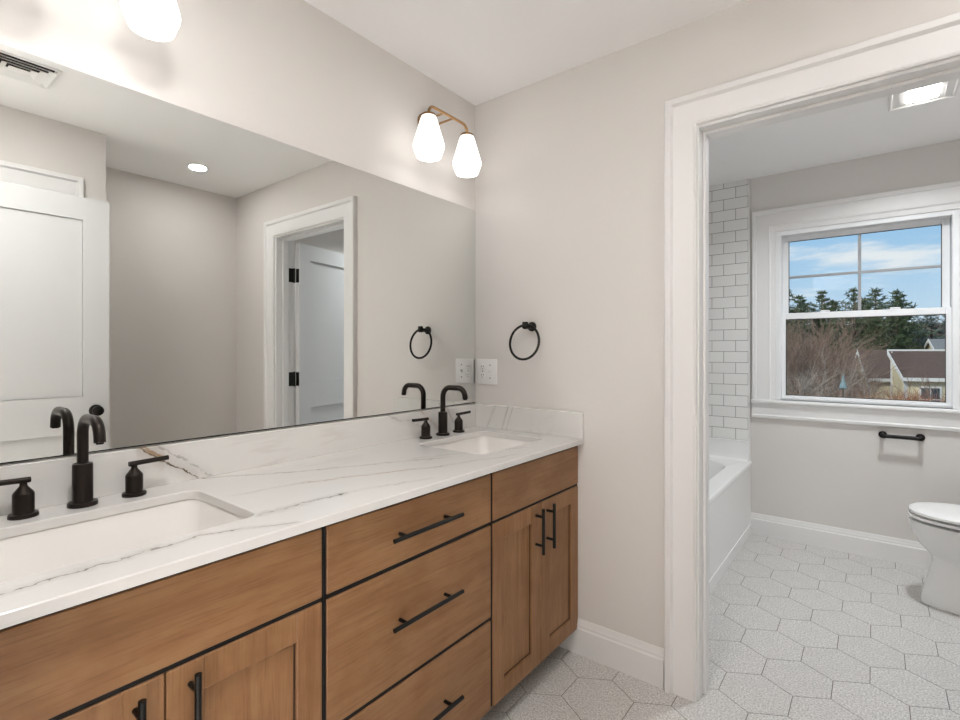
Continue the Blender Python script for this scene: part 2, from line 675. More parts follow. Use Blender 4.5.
def swap(mb_):   # turn a casing built on a y wall into one on an x wall
    for v in mb_.bm.verts:
        v.co = Vector((v.co.y, v.co.x, v.co.z))
    return mb_
struct('trim_5', swap(casing(-1.80, -1.212, OZ + .006, CW, WX, -1)), M_trim)
mb = MB()
mb.box(WX + .001, WX + T, -1.80 - J, -1.80, .002, OZ)
mb.box(WX + .001, WX + T, -1.212, -1.212 + J, .002, OZ)
mb.box(WX + .001, WX + T, -1.80 - J, -1.212 + J, OZ, OZ + J)
struct('trim_6', mb, M_trim)
mb = MB()
mb.box(BX0 - J, BX0, YB - T, YB, .002, OZ)
mb.box(BX1, BX1 + J, YB - T, YB, .002, OZ)
mb.box(BX0 - J, BX1 + J, YB - T, YB, OZ, OZ + J)
struct('trim_7', mb, M_trim)

def shaker_door(W_, Hh, th, stile, top, mid0, mid1, bot):
    """door slab in local x 0..W, y 0..th, z 0..H with two recessed panels on each side"""
    mb_ = MB()
    rec = .010
    mb_.box(0, stile, 0, th, 0, Hh)
    mb_.box(W_ - stile, W_, 0, th, 0, Hh)
    mb_.box(stile, W_ - stile, 0, th, Hh - top, Hh)
    mb_.box(stile, W_ - stile, 0, th, mid0, mid1)
    mb_.box(stile, W_ - stile, 0, th, 0, bot)
    q = .003
    mb_.box(stile, W_ - stile, rec + .005, th - rec - .005, bot, Hh - top)
    mb_.box(stile + q, W_ - stile - q, rec, th - rec, bot + q, mid0 - q)
    mb_.box(stile + q, W_ - stile - q, rec, th - rec, mid1 + q, Hh - top - q)
    return mb_
def knob(mb_, c, ax, sgn):
    mb_.lathe([(.030, 0), (.030, sgn * .005), (.025, sgn * .008), (.010, sgn * .010), (.010, sgn * .022), (.020, sgn * .027), (.0260, sgn * .037), (.025, sgn * .045), (.016, sgn * .051)], c, ax, 24)

def hang_door(name, Mx, W_, flip=False):
    mb_ = shaker_door(W_, 2.03, .035, .112, .114, .825, 1.012, .20)
    for v in mb_.bm.verts:
        v.co = Mx @ v.co
    return struct(name, mb_, M_door)
# entry door, open flat along the right-hand wall: local x -> +Y, local y -> +X
MX = Matrix(((0, 1, 0, 1.675), (1, 0, 0, -1.836), (0, 0, 1, .008), (0, 0, 0, 1)))
d1 = hang_door('door_1', MX, .817)
mb = MB(); knob(mb, (1.675, -1.078, .945), 'x', -1); obj('door_knob', mb, M_black, d1)
mb = MB(); knob(mb, (1.710, -1.078, .945), 'x', 1); obj('door_knob', mb, M_black, d1)
mb = MB(); mb.box(1.680, 1.705, -1.0195, -1.0175, .917, .973, .0005); obj('latch_plate', mb, M_black, d1)
# toilet-room door, swung open square to the partition
MX = Matrix.Translation((1.806, .150, .008)) @ Matrix.Rotation(R(78), 4, 'Z')
d2 = hang_door('door_2', MX, .765)
for z in (.24, 1.05, 1.80):
    mb = MB()
    mb.box(OX1 - .001, OX1 + .0005, .092, YP, z - .05, z + .05, .0002)
    mb.tube([(OX1 - .002, YP + .008, z - .052), (OX1 - .002, YP + .008, z + .052)], .008, 10)
    t2 = MB()
    t2.box(-.0012, .0002, .003, .033, z - .058, z + .042, .0002)
    for v in t2.bm.verts:
        v.co = MX @ v.co
    mb.merge(t2.bm)
    obj('hinge', mb, M_black, d2)
for ya, sg in ((0, -1), (.035, 1)):
    mb = MB()
    knob(mb, (.705, ya, .945), 'y', sg)
    for v in mb.bm.verts:
        v.co = MX @ v.co
    obj('door_knob', mb, M_black, d2)
# closet door, closed in its frame
MX = Matrix(((0, 1, 0, WX + .03), (1, 0, 0, -1.797), (0, 0, 1, .010), (0, 0, 0, 1)))
hang_door('door_3', MX, .582)

# ------------------------------------------------------------------ window
wx0, wx1, wz0, wz1 = WIN
mb = MB()
# casing on the wall: sides, head and bottom board, mitred with backband
cw = .138
prof = [(0, 0), (0, .006), (.026, .008), (.031, .016), (.036, .018), (.040, .016), (cw - .028, .018), (cw - .024, .026), (cw - .004, .028), (cw, .024), (cw, 0)]
def wring(k):
    q = {0: (wx0, -1, wz0, -1), 1: (wx0, -1, wz1, 1), 2: (wx1, 1, wz1, 1), 3: (wx1, 1, wz0, -1)}[k]
    r = []
    for a, t in prof:
        r.append((q[0] + q[1] * a, YW - t, q[2] + q[3] * a * 1.1))
    return r
side = [wring(0), wring(1), wring(2), wring(3)]
for rgi in (0, 3):     # straight cut at the stool
    side[rgi] = [(x, y, wz0 - .004) for x, y, z in side[rgi]]
mb.loft(side)
win = struct('window_1', mb, M_trim)
mb = MB()   # stool and apron under the window
mb.prism_x([(YW + .05, wz0), (YW - .036, wz0), (YW - .042, wz0 - .006), (YW - .042, wz0 - .016), (YW - .036, wz0 - .022), (YW - .024, wz0 - .026), (YW - .020, wz0 - .04),
            (YW - .018, wz0 - .100), (YW - .024, wz0 - .106), (YW - .022, wz0 - .120), (YW - .006, wz0 - .126), (YW, wz0 - .126), (YW, wz0 - .02), (YW + .05, wz0 - .02)], wx0 - cw - .002, wx1 + cw + .002)
obj('window_sill', mb, M_trim, win)
mb = MB()   # frame lining the opening
g = .030
mb.box(wx0, wx0 + g, YW + .002, YW + .13, wz0, wz1, .002)
mb.box(wx1 - g, wx1, YW + .002, YW + .13, wz0, wz1, .002)
mb.box(wx0 + g, wx1 - g, YW + .002, YW + .13, wz1 - g, wz1, .002)
mb.box(wx0 + g, wx1 - g, YW + .03, YW + .13, wz0, wz0 + .018, .002)
obj('window_frame', mb, M_vinyl, win)
def sash(name, x0, x1, z0, z1, y0, y1, wl, wt, wb, grille):
    mb_ = MB()
    mb_.box(x0, x0 + wl, y0, y1, z0, z1, .003)
    mb_.box(x1 - wl, x1, y0, y1, z0, z1, .003)
    mb_.box(x0 + wl, x1 - wl, y0, y1, z1 - wt, z1, .003)
    mb_.box(x0 + wl, x1 - wl, y0, y1, z0, z0 + wb, .003)
    s_ = obj(name, mb_, M_vinyl, win)
    gx0, gx1, gz0, gz1 = x0 + wl, x1 - wl, z0 + wb, z1 - wt
    ym = (y0 + y1) / 2
    mb_ = MB(); mb_.box(gx0 - .004, gx1 + .004, ym - .003, ym + .003, gz0 - .004, gz1 + .004); obj('pane', mb_, M_glass, s_, 0)
    mb_ = MB()
    q = .004
    mb_.box(gx0, gx0 + q, ym - .012, ym - .004, gz0, gz1)
    mb_.box(gx1 - q, gx1, ym - .012, ym - .004, gz0, gz1)
    mb_.box(gx0, gx1, ym - .012, ym - .004, gz1 - q, gz1)
    mb_.box(gx0, gx1, ym - .012, ym - .004, gz0, gz0 + q)
    obj('glazing_gasket', mb_, M_slot, s_)
    if grille:
        mb_ = MB()
        xm, zm = (gx0 + gx1) / 2, gz0 + (gz1 - gz0) * .508
        mb_.box(xm - .0085, xm + .0085, ym - .011, ym - .0035, gz0, gz1, .002)
        mb_.box(gx0, gx1, ym - .0115, ym - .0035, zm - .0085, zm + .0085, .002)
        obj('muntin', mb_, M_spacer, s_)
    return s_
zm = 1.487
sash('upper_sash', 1.030, 1.865, 1.468, wz1 - g + .002, YW + .085, YW + .115, .0345, .032, .030, True)
low = sash('lower_sash', 1.019, 1.878, wz0 + .002, zm + .018, YW + .045, YW + .08, .0335, .040, .029, False)
mb = MB()
for x in (1.27, 1.62):
    mb.box(x - .025, x + .025, YW + .048, YW + .075, zm + .018, zm + .030, .003)
obj('sash_lock', mb, M_vinyl, low)

# ------------------------------------------------------------------ vanity cabinets
FX = .551      # face of doors and drawers
FT = .020
CT = .872      # underside of the counter
ZB = .101

def bar_handle_v(x, y, z0, z1):
    mb_ = MB()
    mb_.tube([(x, y, z0), (x, y, z1)], .006, 14)
    for z in (z0 + .030, z1 - .030):
        mb_.tube([(FX - .001, y, z), (x, y, z)], .005, 10)
    return mb_
def bar_handle_h(x, y0, y1, z):
    mb_ = MB()
    mb_.tube([(x, y0, z), (x, y1, z)], .006, 14)
    for y in (y0 + .045, y1 - .045):
        mb_.tube([(FX - .001, y, z), (x, y, z)], .005, 10)
    return mb_
def carcass(y0, y1, gaps, cuts=None):
    mb_ = MB()
    fx = FX - FT
    p = .018
    mb_.box(.004, fx - .001, y0, y0 + p, .10, CT - .002)
    mb_.box(.004, fx - .001, y1 - p, y1, .10, CT - .002)
    mb_.box(.004, fx - .001, y0 + p, y1 - p, .10, .118)
    mb_.box(.004, .012, y0 + p, y1 - p, .118, CT - .002)
    mb_.box(fx - .06, fx - .001, y0 + p, y1 - p, .675, .715)
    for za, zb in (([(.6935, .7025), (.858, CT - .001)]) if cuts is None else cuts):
        mb_.box(fx - .001, FX - .004, y0 + .001, y1 - .001, za, zb)  # near-black filler painting the shade in the level gaps
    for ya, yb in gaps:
        mb_.box(fx - .001, FX - .004, ya, yb, .105, CT - .001)  # same painted shade in the upright gaps
    mb_.box(fx - .02, fx - .001, y0 + p, y1 - p, CT - .03, CT - .002)
    return mb_
def toe(y0, y1):
    mb_ = MB(); mb_.box(.42, .438, y0, y1, .0, .10); return mb_
def shaker_front(y0, y1, z0, z1):
    mb_ = MB()
    st = .062
    b = .0016
    x0, x1 = FX - FT, FX
    mb_.box(x0, x1, y0, y0 + st, z0, z1, b)
    mb_.box(x0, x1, y1 - st, y1, z0, z1, b)
    mb_.box(x0, x1 - .0002, y0 + st - .0005, y1 - st + .0005, z1 - st, z1, b)
    mb_.box(x0, x1 - .0002, y0 + st - .0005, y1 - st + .0005, z0, z0 + st, b)
    mb_.box(x0 + .003, x1 - .0095, y0 + st - .006, y1 - st + .006, z0 + st - .006, z1 - st + .006)
    return mb_
def panel_shadow_strip(y0, y1, z0, z1):  # thin dark strips painting shadow lines round the recessed panel
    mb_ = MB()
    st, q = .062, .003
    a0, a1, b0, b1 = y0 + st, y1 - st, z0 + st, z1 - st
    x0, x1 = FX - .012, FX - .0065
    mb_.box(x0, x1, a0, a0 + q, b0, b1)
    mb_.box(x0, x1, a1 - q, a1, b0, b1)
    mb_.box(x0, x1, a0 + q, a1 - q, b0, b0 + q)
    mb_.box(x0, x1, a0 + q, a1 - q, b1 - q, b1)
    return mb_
def sink_cabinet(y0, y1, label, f0, f1, split, hy0, hy1):
    t = thing('sink_cabinet', label, 'cabinet', ((.27), (y0 + y1) / 2, 0), None)
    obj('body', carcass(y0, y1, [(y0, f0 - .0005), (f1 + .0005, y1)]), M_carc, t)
    obj('toe_kick', toe(y0, y1), M_woodh, t)
    mb_ = MB(); mb_.box(FX - FT, FX, f0, f1, .703, .857, .0016); obj('false_front', mb_, M_woodh, t)
    for a, b, hy in ((f0, split - .0015, hy0), (split + .0015, f1, hy1)):
        d_ = obj('door', shaker_front(a, b, ZB, .693), M_woodv, t)
        obj('panel_shadow_strip', panel_shadow_strip(a, b, ZB, .693), M_edge_shade, d_)
        obj('handle', bar_handle_v(.583, hy, .520, .684), M_black, d_)
    return t
sink_cabinet(-.600, -.002, 'stained maple sink cabinet against the end wall, with two shaker doors', -.594, -.003, -.298, -.334, -.256)
sink_cabinet(-1.832, -1.228, 'stained maple sink cabinet at the left, nearest the camera, false front over two doors', -1.826, -1.234, -1.548, -1.594, -1.508)
t = thing('drawer_cabinet', 'stained maple cabinet of three drawers between the two sink cabinets', 'cabinet', (.27, -.914, 0))
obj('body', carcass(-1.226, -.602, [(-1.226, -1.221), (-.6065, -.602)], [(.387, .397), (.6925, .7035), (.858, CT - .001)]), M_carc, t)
obj('toe_kick', toe(-1.226, -.602), M_woodh, t)
for z0, z1, hz in ((.704, .857, .779), (.398, .692, .556), (ZB, .386, .249)):
    mb = MB()
    mb.box(FX - FT, FX, -1.2205, -.607, z0, z1, .0016)
    d_ = obj('drawer', mb, M_woodh, t)
    obj('handle', bar_handle_h(.581, -1.046, -.782, hz), M_black, d_)

# ------------------------------------------------------------------ countertop with two cut-outs
ZT = .893
SINKS = [(-1.548, .221), (-.318, .208)]
SX0, SX1 = .128, .455
def rrect(x0, x1, y0, y1, r, n=6):
    pts = []
    for cx, cy, a0 in ((x1 - r, y1 - r, 0), (x0 + r, y1 - r, 90), (x0 + r, y0 + r, 180), (x1 - r, y0 + r, 270)):
        for k in range(n + 1):
            a = R(a0 + 90 * k / n)
            pts.append((cx + r * math.cos(a), cy + r * math.sin(a)))
    return pts
def slab(outline, holes, z0, z1, c=.002):
    mb_ = MB()
    bm = mb_.bm
    def loop(pts, z):
        vs = [bm.verts.new((x, y, z)) for x, y in pts]
        es = [bm.edges.new((vs[i], vs[(i + 1) % len(vs)])) for i in range(len(vs))]
        return vs, es
    def off(pts, d):
        n = len(pts)
        cx = sum(p[0] for p in pts) / n
        cy = sum(p[1] for p in pts) / n
        return [(x + (d if x > cx else -d), y + (d if y > cy else -d)) for x, y in pts]
    tops, bots = [], []
    for pts, s_ in [(outline, -1)] + [(h, 1) for h in holes]:
        a = loop(off(pts, s_ * c), z1)
        b = loop(pts, z1 - c)
        d = loop(pts, z0)
        for p, q in ((a, b), (b, d)):
            for i in range(len(pts)):
                k = (i + 1) % len(pts)
                bm.faces.new((p[0][i], p[0][k], q[0][k], q[0][i]))
        tops += a[1]
        bots += d[1]
    bmesh.ops.triangle_fill(bm, use_beauty=True, use_dissolve=False, edges=tops)
    bmesh.ops.triangle_fill(bm, use_beauty=True, use_dissolve=False, edges=bots)
    return mb_
t = thing('countertop', 'white quartz countertop with thin brown veins over the maple cabinets', 'countertop', (.28, -.92, CT))
CFX = .579
holes = [rrect(SX0, SX1, c - h, c + h, .035) for c, h in SINKS]
obj('slab', slab([(.001, -1.85), (CFX, -1.85), (CFX, -.001), (.001, -.001)], holes, CT, ZT), M_top, t, 30)
mb = MB(); mb.box(.001, .020, -1.85, -.001, ZT, 1.0, .0015); obj('backsplash', mb, M_splash, t)
mb = MB(); mb.box(.021, CFX, -.020, -.001, ZT, 1.0, .0015); obj('side_splash', mb, M_side, t)

# undermount sinks
def make_sink(c, h, label):
    t_ = thing('sink', label, 'sink', ((SX0 + SX1) / 2, c, .72))
    mb_ = MB()
    rings = []
    o_ = .004
    x0, x1, y0, y1 = SX0 - o_, SX1 + o_, c - h - o_, c + h + o_
    def rg(ins, z, r):
        return [(x, y, z) for x, y in rrect(x0 + ins, x1 - ins, y0 + ins, y1 - ins, r)]
    rings.append(rg(-.014, CT - .0165, .05))
    rings.append(rg(-.014, CT - .0012, .05))
    rings.append(rg(0, CT - .0012, .038))
    rings.append(rg(.003, CT - .006, .036))
    rings.append(rg(.022, CT - .085, .045))
    rings.append(rg(.036, CT - .112, .052))
    rings.append(rg(.062, CT - .126, .05))
    rings.append(rg(.11, CT - .131, .045))
    mb_.loft(rings, cap0=False)
    # outer shell
    mb_.loft([rg(-.014, CT - .0165, .05), rg(-.004, CT - .03, .045), rg(.012, CT - .09, .05), rg(.05, CT - .145, .05)], cap0=False)
    obj('basin', mb_, M_sinkp, t_, 50)
    mb_ = MB()
    cx = (SX0 + SX1) / 2
    mb_.lathe([(.031, CT - .1305), (.031, CT - .1275), (.024, CT - .127), (.021, CT - .130)], (cx, c, 0), 'z', 24)
    obj('drain', mb_, M_bronze, t_)
make_sink(*SINKS[0], 'white undermount sink nearest the camera, beneath the large black faucet in the foreground')
make_sink(*SINKS[1], 'white undermount sink by the end wall, beneath the farther black faucet')

# faucets
def make_faucet(y, label):
    x = .065
    t_ = thing('faucet', label, 'faucet', (x, y, ZT))
    mb_ = MB()
    mb_.lathe([(.0292, 0), (.0292, .006), (.0278, .009), (.0205, .0095), (.0198, .012), (.0198, .094), (.0185, .098), (.0115, .101)], (x, y, ZT + .0003), 'z', 32)
    obj('spout_base', mb_, M_bronze, t_)
    mb_ = MB()
    z0 = ZT + .099
    pts = [(x, y, z0), (x, y, z0 + .055)]
    cr_ = .040
    zt = z0 + .106
    for k in range(9):
        a = R(180 - 90 * k / 8)
        pts.append((x + cr_ + cr_ * math.cos(a), y, zt - cr_ + cr_ * math.sin(a)))
    x2 = x + .088
    pts.append((x2, y, zt))
    c2 = .035
    for k in range(1, 9):
        a = R(90 - 80 * k / 8)
        pts.append((x2 + c2 * math.cos(a), y, zt - c2 + c2 * math.sin(a)))
    px, _, pz = pts[-1]
    pts.append((px + .003, y, pz - .016))
    mb_.tube(pts, .0113, 20)
    obj('spout', mb_, M_bronze, t_)
    mb_ = MB()
    mb_.lathe([(.0072, 0), (.0072, .0035)], (px + .0032, y, pz - .0192), 'z', 16)
    obj('aerator', mb_, M_dark, t_)
    for s_ in (-1, 1):
        hy = y + s_ * .104
        mb_ = MB()
        mb_.lathe([(.0262, 0), (.0262, .005), (.0248, .008), (.0196, .009), (.0188, .011), (.0188, .049), (.0174, .053), (.0075, .066), (.0065, .070), (.0065, .074)], (x, hy, ZT + .0003), 'z', 28)
        v_ = obj('valve', mb_, M_bronze, t_)
        mb_ = MB()
        mb_.tube([(x, hy - s_ * .012, ZT + .079), (x + .002, hy + s_ * .076, ZT + .082)], .0062, 14)
        obj('lever', mb_, M_bronze, v_)
make_faucet(-1.5475, 'large foreground black faucet with gooseneck spout at the near sink')
make_faucet(-.302, 'farther black faucet with gooseneck spout, beside the white outlet plate at the end wall')

# ------------------------------------------------------------------ mirror
t = thing('mirror', 'wide frameless wall mirror above the veined backsplash', 'mirror', (.004, -.92, 1.004))
mb = MB(); mb.box(.0004, .0058, -1.83, -.004, 1.0035, 1.930); obj('backing', mb, M_dark, t)
mb = MB(); mb.box(.0058, .0066, -1.83, -.004, 1.0065, 1.930); obj('mirror_glass', mb, M_mirror, t, 0)

# ------------------------------------------------------------------ vanity lights
def make_lamp(cy, dz, label):
    x = .135
    t_ = thing('vanity_light', label, 'light', (0, cy, 2.17))
    mb_ = MB()
    zt = 2.224 + dz
    mb_.lathe([(.047, .0005), (.047, .016), (.043, .020)], (0, cy, zt), 'x', 40)
    obj('backplate', mb_, M_brass, t_)
    mb_ = MB()
    hs = .1183
    rr = .030
    pts = [(x, cy - hs, 2.179 + dz)]
    for k in range(7):
        a = R(180 - 90 * k / 6)
        pts.append((x, cy - hs + rr + rr * math.cos(a), zt - rr + rr * math.sin(a)))
    for k in range(7):
        a = R(90 - 90 * k / 6)
        pts.append((x, cy + hs - rr + rr * math.cos(a), zt - rr + rr * math.sin(a)))
    pts.append((x, cy + hs, 2.179 + dz))
    mb_.tube(pts, .0058, 14)
    for dy in (-.030, .030):
        mb_.tube([(.018, cy + dy, zt), (x, cy + dy, zt)], .0042, 10)
    obj('arm', mb_, M_brass, t_)
    for s_ in (-1, 1):
        yy = cy + s_ * hs
        mb_ = MB()
        mb_.lathe([(.009, 2.187), (.027, 2.185), (.029, 2.180), (.029, 2.174)], (x, yy, dz), 'z', 28)
        h_ = obj('shade_holder', mb_, M_brass, t_)
        mb_ = MB()
        n = 32
        outp = [(.0285, 2.176), (.0330, 2.165), (.0610, 2.069), (.0625, 2.059), (.0608, 2.050), (.0480, 2.015)]
        inp = [(.0450, 2.015), (.0578, 2.051), (.0594, 2.059), (.0580, 2.068), (.0300, 2.163), (.0255, 2.173)]
        mb_.lathe(outp + inp, (x, yy, dz), 'z', n, True, True)
        s2 = obj('shade', mb_, M_shade, t_, 30)
        mb_ = MB()
        mb_.lathe([(.010, 2.150), (.012, 2.110), (.024, 2.075), (.030, 2.052), (.026, 2.030), (.010, 2.018)], (x, yy, dz), 'z', 20)
        obj('bulb', mb_, M_bulb, s2)
make_lamp(-.343, .003, 'brass two-light wall lamp near the corner, both milk glass shades in view')
make_lamp(-1.548, .020, 'two-light wall lamp with milk glass shades cut off at the top left of the photo')

# ------------------------------------------------------------------ towel ring and outlet plate on the end wall
t = thing('towel_ring', 'round black towel ring on the end wall above the outlet plate', 'towel ring', (.318, 0, 1.364))
mb = MB()
mb.lathe([(.021, -.0003), (.021, -.007), (.012, -.010), (.010, -.014), (.010, -.047), (.013, -.048), (.013, -.066), (.010, -.068)], (.326, 0, 1.361), 'y', 24)
mb.box(.314, .338, -.066, -.050, 1.357, 1.380, .002)
obj('mount', mb, M_black, t)
mb = MB()
rc = .0745
mb.tube([(.322 + rc * math.sin(2 * PI * k / 64), -.0605 - .011 * -math.cos(2 * PI * k / 64), 1.2915 + rc * math.cos(2 * PI * k / 64)) for k in range(64)], .0055, 10, closed=True)
obj('ring', mb, M_black, t)

t = thing('outlet_plate', 'white double wall plate with an outlet and a switch beside the mirror corner', 'outlet', (.071, 0, 1.155))
mb = MB(); mb.box(.0165, .134, -.006, -.0004, 1.096, 1.215, .003, seg=2); obj('plate', mb, M_plastic, t)
for z in (1.136, 1.176):
    mb = MB()
    mb.lathe([(.0168, -.005), (.0168, -.0078), (.0158, -.0082)], (.051, 0, z), 'y', 20)
    oo = obj('outlet', mb, M_plastic, t)
    for dx in (-.006, .006):
        mb = MB()
        mb.box(.051 + dx - .0012, .051 + dx + .0012, -.0086, -.0078, z, z + .008)
        obj('slot', mb, M_slot, oo)
    mb = MB()
    mb.lathe([(.0022, -.0079), (.0022, -.0087)], (.051, 0, z - .007), 'y', 10)
    obj('ground_hole', mb, M_slot, oo)
mb = MB()
mb.box(.090, .1000, -.0072, -.0055, 1.143, 1.168, .0006)
mb.prism_x([(-.007, 1.1505), (-.0155, 1.1625), (-.0155, 1.166), (-.007, 1.1605)], .0914, .0986)
obj('switch', mb, M_plastic, t)
for x, z in ((.051, 1.156), (.095, 1.125), (.095, 1.186)):
    mb = MB()
    mb.lathe([(.003, -.0055), (.003, -.0068), (.0018, -.0072)], (x, 0, z), 'y', 10)
    obj('screw', mb, M_slot, t)

# ------------------------------------------------------------------ ceiling fittings
def area_lamp(name, loc, size, watts, col, parent, spread=180, shape='DISK', size_y=None):
    d_ = bpy.data.lights.new(name, 'AREA')
    d_.shape = shape
    d_.size = size
    if size_y:
        d_.size_y = size_y
    d_.energy = watts
    d_.color = col
    d_.spread = R(spread)
    o_ = bpy.data.objects.new(name, d_)
    C.objects.link(o_)
    o_.parent = parent
    o_.location = Vector(loc) - WL[parent.name]
    return o_
def downlight(x, y, label, w, col=(1, .985, .97), spread=180):
    t_ = thing('recessed_light', label, 'light', (x, y, H))
    mb_ = MB()
    mb_.lathe([(.062, -.0004), (.062, -.003), (.056, -.006), (.050, -.005), (.046, -.003)], (x, y, H), 'z', 40, True, False)
    obj('trim_ring', mb_, M_plastic, t_)
    mb_ = MB()
    mb_.lathe([(.049, -.0010), (.049, -.0055)], (x, y, H), 'z', 36)
    obj('lens', mb_, M_led, t_)
    area_lamp('lamp_glow', (x, y, H - .012), .095, w, col, t_, spread)
downlight(1.917, -.477, 'round recessed ceiling light seen in the mirror, over the alcove', DOWNLIGHT * .6)
t = thing('fill_disc_light', 'added unseen wide disc fill light over the aisle in front of the vanity', 'light', (1.02, -1.64, H))  # lamp added out of view to lift the ambient light
mb = MB(); mb.lathe([(.150, -.0004), (.150, -.014), (.140, -.018), (.133, -.016)], (1.02, -1.64, H), 'z', 48, True, False); obj('rim', mb, M_plastic, t)
mb = MB(); mb.lathe([(.135, -.0010), (.135, -.0165)], (1.02, -1.64, H), 'z', 48); obj('diffuser', mb, M_led, t)
area_lamp('lamp_glow', (1.02, -1.64, H - .022), .26, DISC_FILL, (1, .985, .97), t)
downlight(1.25, -2.7, 'added unseen fill light recessed in the hallway ceiling behind the camera', HALL_FILL, spread=60)  # added lamp, its bounce fills the room through the doorway

# air register seen in the mirror
t = thing('air_vent', 'white louvred air register on the ceiling, seen at the top left of the mirror', 'vent', (1.30, -1.43, H))
vx0, vx1, vy0, vy1 = 1.20, 1.42, -1.56, -1.315
def frame_ring(mb_, x0, x1, y0, y1, w, z0, z1, b=.001):
    mb_.box(x0, x1, y0, y0 + w, z0, z1, b)
    mb_.box(x0, x1, y1 - w, y1, z0, z1, b)
    mb_.box(x0, x0 + w, y0 + w, y1 - w, z0, z1, b)
    mb_.box(x1 - w, x1, y0 + w, y1 - w, z0, z1, b)
mb = MB()
frame_ring(mb, vx0, vx1, vy0, vy1, .013, H - .006, H - .0004, .002)
obj('frame', mb, M_plastic, t)
mb = MB(); mb.box(vx0 + .02, vx1 - .02, vy0 + .02, vy1 - .02, H - .0016, H - .0004); obj('duct_opening', mb, M_dark, t)
for k in range(3):
    i0 = .015 + k * .025
    mb = MB()
    a0, a1, b0, b1 = vx0 + i0, vx1 - i0, vy0 + i0, vy1 - i0
    w = .020
    rg = lambda q, z: [(a0 + q, b0 + q, z), (a1 - q, b0 + q, z), (a1 - q, b1 - q, z), (a0 + q, b1 - q, z)]
    mb.loft([rg(0, H - .016), rg(w, H - .005), rg(w, H - .003), rg(0, H - .0145)], False, False)
    mb.loft([rg(0, H - .0145), rg(0, H - .016)], False, False)
    obj('louvre', mb, M_plastic, t, 20)
mb = MB(); mb.box(vx0 + .090, vx1 - .090, vy0 + .090, vy1 - .090, H - .016, H - .012, .001); obj('louvre', mb, M_plastic, t)

# exhaust fan with light in the toilet room
t = thing('exhaust_fan', 'square white exhaust fan with a lit panel on the toilet room ceiling', 'fan', (1.695, 1.15, H))
fx0, fx1, fy0, fy1 = 1.573, 1.815, 1.02, 1.268
mb = MB()
frame_ring(mb, fx0, fx1, fy0, fy1, .014, H - .020, H - .0004, .003)
mb.box(fx0 + .014, fx1 - .014, fy0 + .014, fy1 - .014, H - .012, H - .0006)
obj('cover', mb, M_plastic, t)
for xa in (fx0 + .018, fx1 - .018 - .024):
    mb = MB()
    mb.box(xa, xa + .024, fy0 + .02, fy1 - .02, H - .0128, H - .0119)
    for k in range(5):
        mb.box(xa + .005 * k, xa + .005 * k + .002, fy0 + .02, fy1 - .02, H - .0145, H - .0127)
    obj('grille', mb, M_plastic, t)
mb = MB(); mb.box(fx0 + .064, fx1 - .064, fy0 + .05, fy1 - .05, H - .018, H - .012, .003); obj('light_panel', mb, M_led, t)
area_lamp('lamp_glow', ((fx0 + fx1) / 2, (fy0 + fy1) / 2, H - .022), .13, FAN_LIGHT, (.93, .97, 1), t, 150, 'RECTANGLE', .16)

# ------------------------------------------------------------------ bathtub
t = thing('bathtub', 'white alcove bathtub with a panelled apron below the subway tile', 'bathtub', (.47, 1.2, 0))
AXF = .853
TY0, TY1 = .455, YW - .002
TX0 = .082
RZ = .499
mb = MB()
mb.box(AXF - .030, AXF, TY0, TY1, .0, RZ - .028, .004)                 # apron
mb.box(AXF - .002, AXF + .005, TY0 + .01, TY1 - .005, .0, .075, .003)  # skirt at the floor
mb.prism_y([(AXF - .028, RZ - .001), (AXF - .006, RZ), (AXF + .004, RZ - .006), (AXF + .008, RZ - .018), (AXF + .006, RZ - .034), (AXF, RZ - .040), (AXF - .028, RZ - .040)], TY0, TY1)
obj('apron', mb, M_acryl, t)
mb = MB()
ox0, ox1 = TX0, AXF - .006
oy0, oy1 = TY0, TY1
def orect(x0, x1, y0, y1, z, n=6):
    pts = []
    for (cx, cy), a in (((x1, y1), 0), ((x0, y1), 90), ((x0, y0), 180), ((x1, y0), 270)):
        for k in range(n + 1):
            pts.append((cx, cy, z))
    return pts
outer_hi = [(x, y, RZ) for x, y in rrect(ox0, ox1, oy0, oy1, .004)]
outer_lo = [(x, y, .03) for x, y in rrect(ox0, ox1, oy0, oy1, .004)]
def bl(i, z, r, e=0.):
    return [(x, y, z) for x, y in rrect(ox0 + .055 + i, ox1 - .085 - i, oy0 + .09 + i + e, oy1 - .10 - i - e * 1.6, r)]
mb.loft([outer_lo, outer_hi, bl(0, RZ, .24), bl(.010, RZ - .010, .24), bl(.03, RZ - .10, .23, .02), bl(.06, RZ - .30, .20, .08), bl(.10, RZ - .38, .16, .12), bl(.16, RZ - .395, .10, .14)], cap0=True)
obj('basin', mb, M_acryl, t, 40)
mb = MB()
mb.prism_x([(YW - .002, RZ - .02), (YW - .070, RZ - .02), (YW - .066, RZ), (YW - .040, RZ + .012), (YW - .024, RZ + .04), (YW - .018, .632), (YW - .012, .6345), (YW - .002, .6345)], TX0, AXF - .010)
obj('end_ledge', mb, M_acryl, t)

